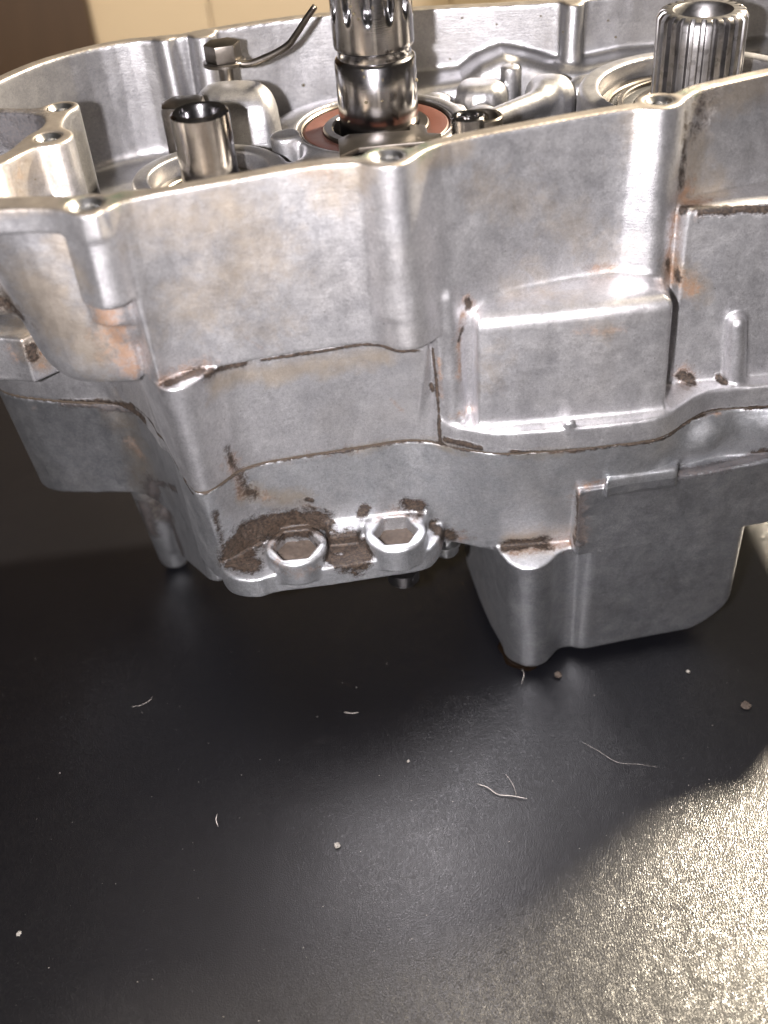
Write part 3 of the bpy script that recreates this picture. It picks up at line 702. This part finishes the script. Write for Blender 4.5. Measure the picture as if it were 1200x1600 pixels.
# central shaft: plain journal, groove, then a spline whose grooves run out
def spl(n, depth, z0, run, width=0.5, sharp=6.0):
    def f_(r, z, t):
        c = math.cos(n*t)
        g_ = 1/(1+math.exp(-(c-1+2*width)*sharp))
        k = min(max((z-z0)/run, 0), 1)
        # pointed run-out
        gg = 1/(1+math.exp(-(c-1+2*width*k**0.7)*sharp*1.6)) if k > 0 else 0
        return r-depth*min(1, k*1.6)*gg
    return f_
ZG = 18.2
zz_ = [(0.0, 14.3), (1.02, 14.3), (1.02, 14.9), (1.10, 15.0), (1.10, 17.15), (1.06, 17.2), (1.00, 17.24), (0.99, 17.44), (1.03, 17.48), (1.07, 17.5)]
prof = zz_+[(1.08, 17.5+0.06*i) for i in range(1, 70)]+[(1.0, 21.8), (0.5, 21.85), (0.5, 20)]
CX, CY = 0.85, 30.35
sh1 = lathe('splined_shaft', prof, M_STEEL, case, (CX, CY, 0), 260, rf=lambda r, z, t: spl(12, 0.17, ZG, 0.5, 0.33)(r, z, t+0.13) if r > 1.03 and z > 17.5 else r, angle=50)
# right shaft: full-length spline with chamfered end and bore
rs = 1.21
def rf2(r, z, t):
    if r < 0.9: return r
    c = math.cos(24*t)
    g_ = 1/(1+math.exp(-(c-0.25)*14))
    return r-0.15*g_*min(1, max(0, (r-0.95)*6))
zt = aty(1100, 14, 30.7)[2]
prof = [(rs, 14.3)]+[(rs, z) for z in np.linspace(14.4, zt-0.15, 6)]+[(rs-0.08, zt-0.03), (rs-0.14, zt), (0.80, zt), (0.72, zt-0.08), (0.66, zt-0.4), (0.62, zt-0.7), (0.0, zt-0.7)]
RX = aty(1094, 60, 30.7)[0]
lathe('splined_shaft', prof, M_SPL, case, (RX, 30.7, 0), 520, rf=rf2, angle=40)

# hollow dowel collar and screw on the boss behind the front rim
dx_, dy_ = 2.95, 27.0
lathe('hollow_dowel', ring_prof(0.25, 0.42, 15.6, 16.55, 0.03), M_STEEL, case, (dx_, dy_, 0), 64, closed=True)
lathe('retaining_clip', ring_prof(0.38, 0.5, 15.9, 16.4, 0.03), M_RACE, case, (dx_+0.42, dy_+0.35, 0), 48, closed=True)

# retainer plate and dark cam under it in front of the central bearing
def prism_mesh(name, P, z0, z1, mat, parent, bev=0.03):
    bm = bmesh.new(); vs = [bm.verts.new((x*CM, y*CM, z0*CM)) for x, y in P]
    fc = bm.faces.new(vs); r = bmesh.ops.extrude_face_region(bm, geom=[fc])
    bmesh.ops.translate(bm, verts=[e for e in r['geom'] if isinstance(e, bmesh.types.BMVert)], vec=(0, 0, (z1-z0)*CM))
    bmesh.ops.recalc_face_normals(bm, faces=bm.faces)
    if bev: bmesh.ops.bevel(bm, geom=bm.edges[:], offset=bev*CM, segments=2, affect='EDGES', profile=0.6)
    me = bpy.data.meshes.new(name); bm.to_mesh(me); bm.free()
    for p in me.polygons: p.use_smooth = True
    smooth_by_angle(me, 40)
    return link(name, me, mat, parent)
rp = [p[:2] for p in px([(528, 214), (545, 206), (600, 203), (640, 200), (640, 190), (665, 192), (668, 204), (690, 205), (665, 218), (620, 222), (560, 228), (530, 240)], 15.75)]
prism_mesh('retainer_plate', rp, 15.55, 15.7, M_RACE, case)
rp = [p[:2] for p in px([(537, 236), (545, 226), (600, 222), (640, 218), (680, 214), (690, 222), (640, 236), (580, 246), (540, 250)], 15.6)]
prism_mesh('stop_plate', rp, 15.25, 15.5, M_STEELD, case)

# bolt heads
def hexbolt(x, y, z, r, h, mat, parent, washer=True, down=False, name='bolt'):
    s_ = -1 if down else 1
    P = [(r*math.cos(R_(60*i+12)), r*math.sin(R_(60*i+12))) for i in range(6)]
    o = prism_mesh(name, P, 0, h, mat, parent, 0.04); o.location = Vector((x, y, z - (h if down else 0)))*CM
    if washer: lathe('washer', ring_prof(0.1, r*1.15, -0.1, 0.0, 0.02), mat, o, (0, 0, h+0.09 if down else 0), 48, closed=True)
    return o
p = aty(348, 80, 33.6); hexbolt(p[0], p[1], p[2]-0.25, 0.55, 0.5, M_RACE, case)
lathe('bolt_shank', [(0, -1.9), (0.22, -1.9), (0.22, 0)], M_RACE, case, (p[0], p[1], p[2]-0.3), 32)
p2 = aty(630, 893, 25.0); lathe('hanging_bolt', [(0, -0.5), (0.42, -0.48), (0.5, -0.38), (0.5, 0.0), (0.3, 0.02), (0.3, 0.9)], M_STEELD, case, (p2[0], p2[1], p2[2]+0.15), 48)
p3 = aty(697, 852, 24.9); lathe('flanged_bolt', [(0, -0.32), (0.33, -0.3), (0.38, -0.22), (0.38, 0.0), (0.44, 0.03), (0.44, 0.14), (0.2, 0.16), (0.2, 0.8)], M_BOLT, case, (p3[0], p3[1], p3[2]+0.05), 48)
# dark knob behind the sleeve
p = aty(285, 170, 30.4); prism_mesh('shift_detent', [(p[0]+a, p[1]+b_) for a, b_ in ((-0.55, -0.4), (0.1, -0.6), (0.6, -0.2), (0.6, 0.6), (-0.3, 0.7), (-0.6, 0.2))], 13.4, p[2]+0.2, M_STEELD, case, 0.18)

# bent oil pipe
pts = [aty(352, 92, 33.4), aty(385, 100, 33.3), aty(420, 88, 33.2), aty(448, 72, 33.1), aty(462, 55, 33.0), aty(478, 30, 32.8), aty(492, 10, 32.7)]
tube('oil_pipe', pts, 0.10, M_RACE, case, 16, taper=lambda t: 1.15-0.3*t)

# oil drops on the metal
random.seed(5)
def drop(u, v, r):
    o_ = Vector(CAM)*CM; d = Vector(ray(u, v)).normalized(); best = None
    for ob in DROPT:
        inv = ob.matrix_world.inverted()
        h = BV[ob.name].ray_cast(inv @ o_, (inv.to_3x3() @ d))
        if h[0] is not None and (best is None or h[3] < best[1]): best = (ob.matrix_world @ h[0], h[3], h[1])
    if best is None: return
    bm = bmesh.new(); bmesh.ops.create_icosphere(bm, subdivisions=2, radius=r*CM)
    for w in bm.verts: w.co = Vector((w.co.x, w.co.y, w.co.z*0.8))
    me = bpy.data.meshes.new('oil_drop'); bm.to_mesh(me); bm.free()
    for p_ in me.polygons: p_.use_smooth = True
    o = link('oil_drop', me, M_OIL, case); o.location = best[0]
po = lathe('oil_puddle', [(0.0, 0.0), (0.82, 0.0), (0.88, 0.012), (0.82, 0.03), (0.7, 0.03), (0.0, 0.03)], M_PUD, None, (xf, yf+0.62, -0.015), 64, rf=lambda r, z, t: r*(1+0.07*math.sin(3*t+1)+0.04*math.sin(7*t)))
tag(po, 'thin ring of brown oil pooled on the leather round the foot of the column', 'oil puddle')
bpy.context.view_layer.update()
DROPT = [o for o in case.children if o.name.startswith(('splined_shaft', 'upper_casting'))]
BV = {}
for o in DROPT: BV[o.name] = BVHTree.FromPolygons([w.co[:] for w in o.data.vertices], [p_.vertices[:] for p_ in o.data.polygons])
for (u, v, r) in ((548, 10, .05), (553, 22, .045), (560, 30, .04), (582, 12, .04), (566, 110, .045), (569, 120, .05), (572, 160, .05), (598, 125, .04), (597, 158, .04),
                  (722, 28, .045), (776, 38, .04), (650, 125, .06), (474, 133, .06), (880, 50, .04), (950, 32, .04), (962, 58, .045), (845, 25, .04), (545, 190, .04), (800, 100, .04), (703, 92, .04), (55, 280, .03)):
    drop(u, v, r)

# ---------------------------------------------------------------- setting: leather top, wall, dark panel
mt, nt, b = new_mat('black_leather'); L = nt.links
co = objco(nt)
vor = nt.nodes.new('ShaderNodeTexVoronoi'); vor.feature = 'DISTANCE_TO_EDGE'; vor.inputs['Scale'].default_value = 1900
wv = nt.nodes.new('ShaderNodeVectorMath'); wv.operation = 'ADD'
nn = nt.nodes.new('ShaderNodeTexNoise'); nn.inputs['Scale'].default_value = 180
sub = nt.nodes.new('ShaderNodeVectorMath'); sub.operation = 'SCALE'; sub.inputs['Scale'].default_value = 0.0012
L.new(co, nn.inputs['Vector']); L.new(nn.outputs['Color'], sub.inputs[0]); L.new(co, wv.inputs[0]); L.new(sub.outputs[0], wv.inputs[1])
L.new(wv.outputs[0], vor.inputs['Vector'])
cell = ramp(nt, vor.outputs['Distance'], [(0.0, 0.0), (0.22, 1.0)])
big = noise(nt, co, 22, 4, 0.6, 0.8); mid = noise(nt, co, 90, 4, 0.6); fine = noise(nt, co, 1500, 3, 0.6)
amp = ramp(nt, noise(nt, co, 14, 3, 0.6), [(0.35, 0.75), (0.65, 1.0)])
h = mth(nt, 'MULTIPLY', cell, amp)
n1 = bump(nt, h, 0.5, 0.000065)
n1 = bump(nt, big, 0.02, 0.003, n1); n1 = bump(nt, fine, 0.2, 0.00008, n1)
dust = ramp(nt, noise(nt, co, 650, 5, 0.8), [(0.66, 0.0), (0.78, 1.0)])
haze_ = ramp(nt, noise(nt, co, 12, 4, 0.65, 0.5), [(0.35, 0.0), (0.75, 0.10)])
c = mixc(nt, haze_, (0.002, 0.002, 0.003), (0.014, 0.0135, 0.017))
c = mixc(nt, mth(nt, 'MULTIPLY', dust, 0.08), c, (0.35, 0.32, 0.28))
L.new(c, b.inputs['Base Color'])
L.new(mth(nt, 'ADD', mth(nt, 'MULTIPLY', mid, 0.04), 0.31), b.inputs['Roughness'])
L.new(n1, b.inputs['Normal']); b.inputs['IOR'].default_value = 1.5; b.inputs['Specular IOR Level'].default_value = 0.62
b.inputs['Coat Weight'].default_value = 0.45; b.inputs['Coat Roughness'].default_value = 0.16; L.new(n1, b.inputs['Coat Normal'])
def quad_grid(name, x0, x1, y0, y1, nx, ny, zf, mat):
    xs = np.linspace(x0, x1, nx); ys = np.linspace(y0, y1, ny); X, Y = np.meshgrid(xs, ys, indexing='ij')
    V = np.stack([X, Y, zf(X, Y)], -1).reshape(-1, 3)*CM
    i = np.arange(nx*ny).reshape(nx, ny)
    Q = np.stack([i[:-1, :-1], i[1:, :-1], i[1:, 1:], i[:-1, 1:]], -1).reshape(-1, 4)
    return link(name, mesh_np(name, V, Q), mat)
tb = quad_grid('leather_top', -70, 80, -30, 78, 120, 90, lambda X, Y: -0.02+0*X, mt)
tag(tb, 'black pebbled leather surface under the engine case', None, kind='structure')

mw, nt, b = new_mat('beige_wall'); co = objco(nt); L = nt.links
L.new(mixc(nt, noise(nt, co, 6, 4), (0.58, 0.46, 0.30), (0.66, 0.53, 0.36)), b.inputs['Base Color']); b.inputs['Roughness'].default_value = 0.6
L.new(bump(nt, noise(nt, co, 60, 3), 0.2, 0.002), b.inputs['Normal'])
def boxmesh(name, x0, x1, y0, y1, z0, z1, mat, parent=None, bev=0.1):
    return prism_mesh(name, [(x0, y0), (x1, y0), (x1, y1), (x0, y1)], z0, z1, mat, parent, bev)
wall = boxmesh('wall', -150, 160, 82.6, 84, -60, 20, mw)
tag(wall, 'low beige boarded wall behind the case', None, kind='structure')
xs_b = [-31.2, -23.5, -9, 8, 25, 42, 60, 80, 100, 120]
for i in range(len(xs_b)-1):
    boxmesh('board', xs_b[i]+0.05, xs_b[i+1]-0.05, 82.0, 82.65, -60, 20, mw, wall, 0.15)
mb, nt, b = new_mat('brown_panel'); co = objco(nt, 1, 1, 0.12); L = nt.links
L.new(mixc(nt, noise(nt, co, 60, 5, 0.65, 1.0), (0.055, 0.030, 0.014), (0.095, 0.055, 0.026)), b.inputs['Base Color']); b.inputs['Roughness'].default_value = 0.5
pn = boxmesh('wooden_panel', -110, -17.2, 80.6, 82.0, -60, 75, mb)
tag(pn, 'dark brown wooden panel standing against the beige wall', 'panel')

# ---------------------------------------------------------------- lint and crumbs on the leather
def thread(name, pts, r, label, cat, mat=M_LINT, group=None):
    P = [atz(u, v, 0)*[1, 1, 0]+np.array([0, 0, 0.02+0.03*abs(math.sin(i*1.7))]) for i, (u, v) in enumerate(pts)]
    c0 = P[len(P)//2]*[1, 1, 0]
    o = tube(name, [p-c0 for p in P], r, mat, None, 6, taper=lambda t: 1-0.6*abs(2*t-1)**3)
    o.location = Vector(c0)*CM
    return tag(o, label, cat, group)
def crumb(pt, r, label, group=None, flat=0.6, mat=M_CRUMB, name='crumb'):
    bm = bmesh.new(); bmesh.ops.create_icosphere(bm, subdivisions=2, radius=r*CM)
    for w in bm.verts:
        k = 1+0.5*(random.random()-0.5); w.co *= k; w.co.z *= flat
    me = bpy.data.meshes.new(name); bm.to_mesh(me); bm.free()
    o = link(name, me, mat); p = atz(*pt, 0); o.location = (p[0]*CM, p[1]*CM, r*flat*CM*0.8)
    return tag(o, label, 'crumb', group)
thread('lint_thread', [(745, 1225), (762, 1232), (778, 1242), (800, 1245), (824, 1249)], 0.028, 'longest pale lint thread, lying on the leather below the metal column foot', 'lint')
thread('lint_thread', [(790, 1210), (800, 1225), (806, 1240), (804, 1246)], 0.012, 'fine curved hair crossing the end of the longest lint thread', 'lint')
thread('lint_thread', [(206, 1105), (222, 1103), (234, 1095), (238, 1090)], 0.013, 'thin curved hair on the dark leather at the left, below the rear foot', 'lint')
thread('lint_thread', [(340, 1272), (338, 1282), (341, 1292)], 0.028, 'short upright sliver of white lint left of the white crumb', 'lint')
thread('lint_thread', [(538, 1113), (550, 1116), (560, 1114)], 0.022, 'short flat pale fibre lying alone below the hexagonal sockets', 'lint')
thread('lint_thread', [(910, 1160), (935, 1175), (965, 1192), (1000, 1196), (1028, 1200)], 0.008, 'very thin long hair on the leather right of the column foot', 'lint')
thread('lint_thread', [(815, 1046), (819, 1054), (817, 1062), (815, 1070)], 0.018, 'bright squiggle of reflected light at the foot of the column, modelled as a twisted fibre', 'lint')  # glint reflected at the foot, built as a thread
crumb((527, 1322), 0.085, 'white crumb, the largest on the open leather')
crumb((30, 1460), 0.07, 'round pale speck near the lower left corner')
crumb((638, 1190), 0.045, 'small speck above and left of the longest lint thread')
crumb((1075, 1050), 0.06, 'small pale speck in the shadow below the metal pan')
crumb((1165, 1103), 0.15, 'dull grey blob of grime near the right edge', flat=0.3, mat=M_DIRT)
crumb((872, 1056), 0.12, 'brown grain of dirt right beside the column foot', mat=M_DIRT)
mt2 = plain('dust', (0.4, 0.37, 0.33), 0.9)
rnd = random.Random(3); V = []; Fc = []
for i in range(110):
    u, v = rnd.uniform(0, 1200), rnd.uniform(1000, 1600); p = atz(u, v, 0); r = rnd.choice([0.006, 0.007, 0.009, 0.012]); a = rnd.random()*6
    n = len(V)
    for k in range(4): V.append(((p[0]+r*math.cos(a+k*1.57)*(1+rnd.random()))*CM, (p[1]+r*math.sin(a+k*1.57))*CM, 0.0))
    V.append((p[0]*CM, p[1]*CM, r*CM))
    for k in range(4): Fc.append((n+k, n+(k+1) % 4, n+4))
me = bpy.data.meshes.new('dust_specks'); me.from_pydata(V, [], Fc); o = link('dust_specks', me, mt2)
tag(o, 'fine pale dust specks scattered over the black leather', 'dust', kind='stuff')
print('tris', sum(len(o.data.polygons)*2 for o in S.objects if o.type == 'MESH'))
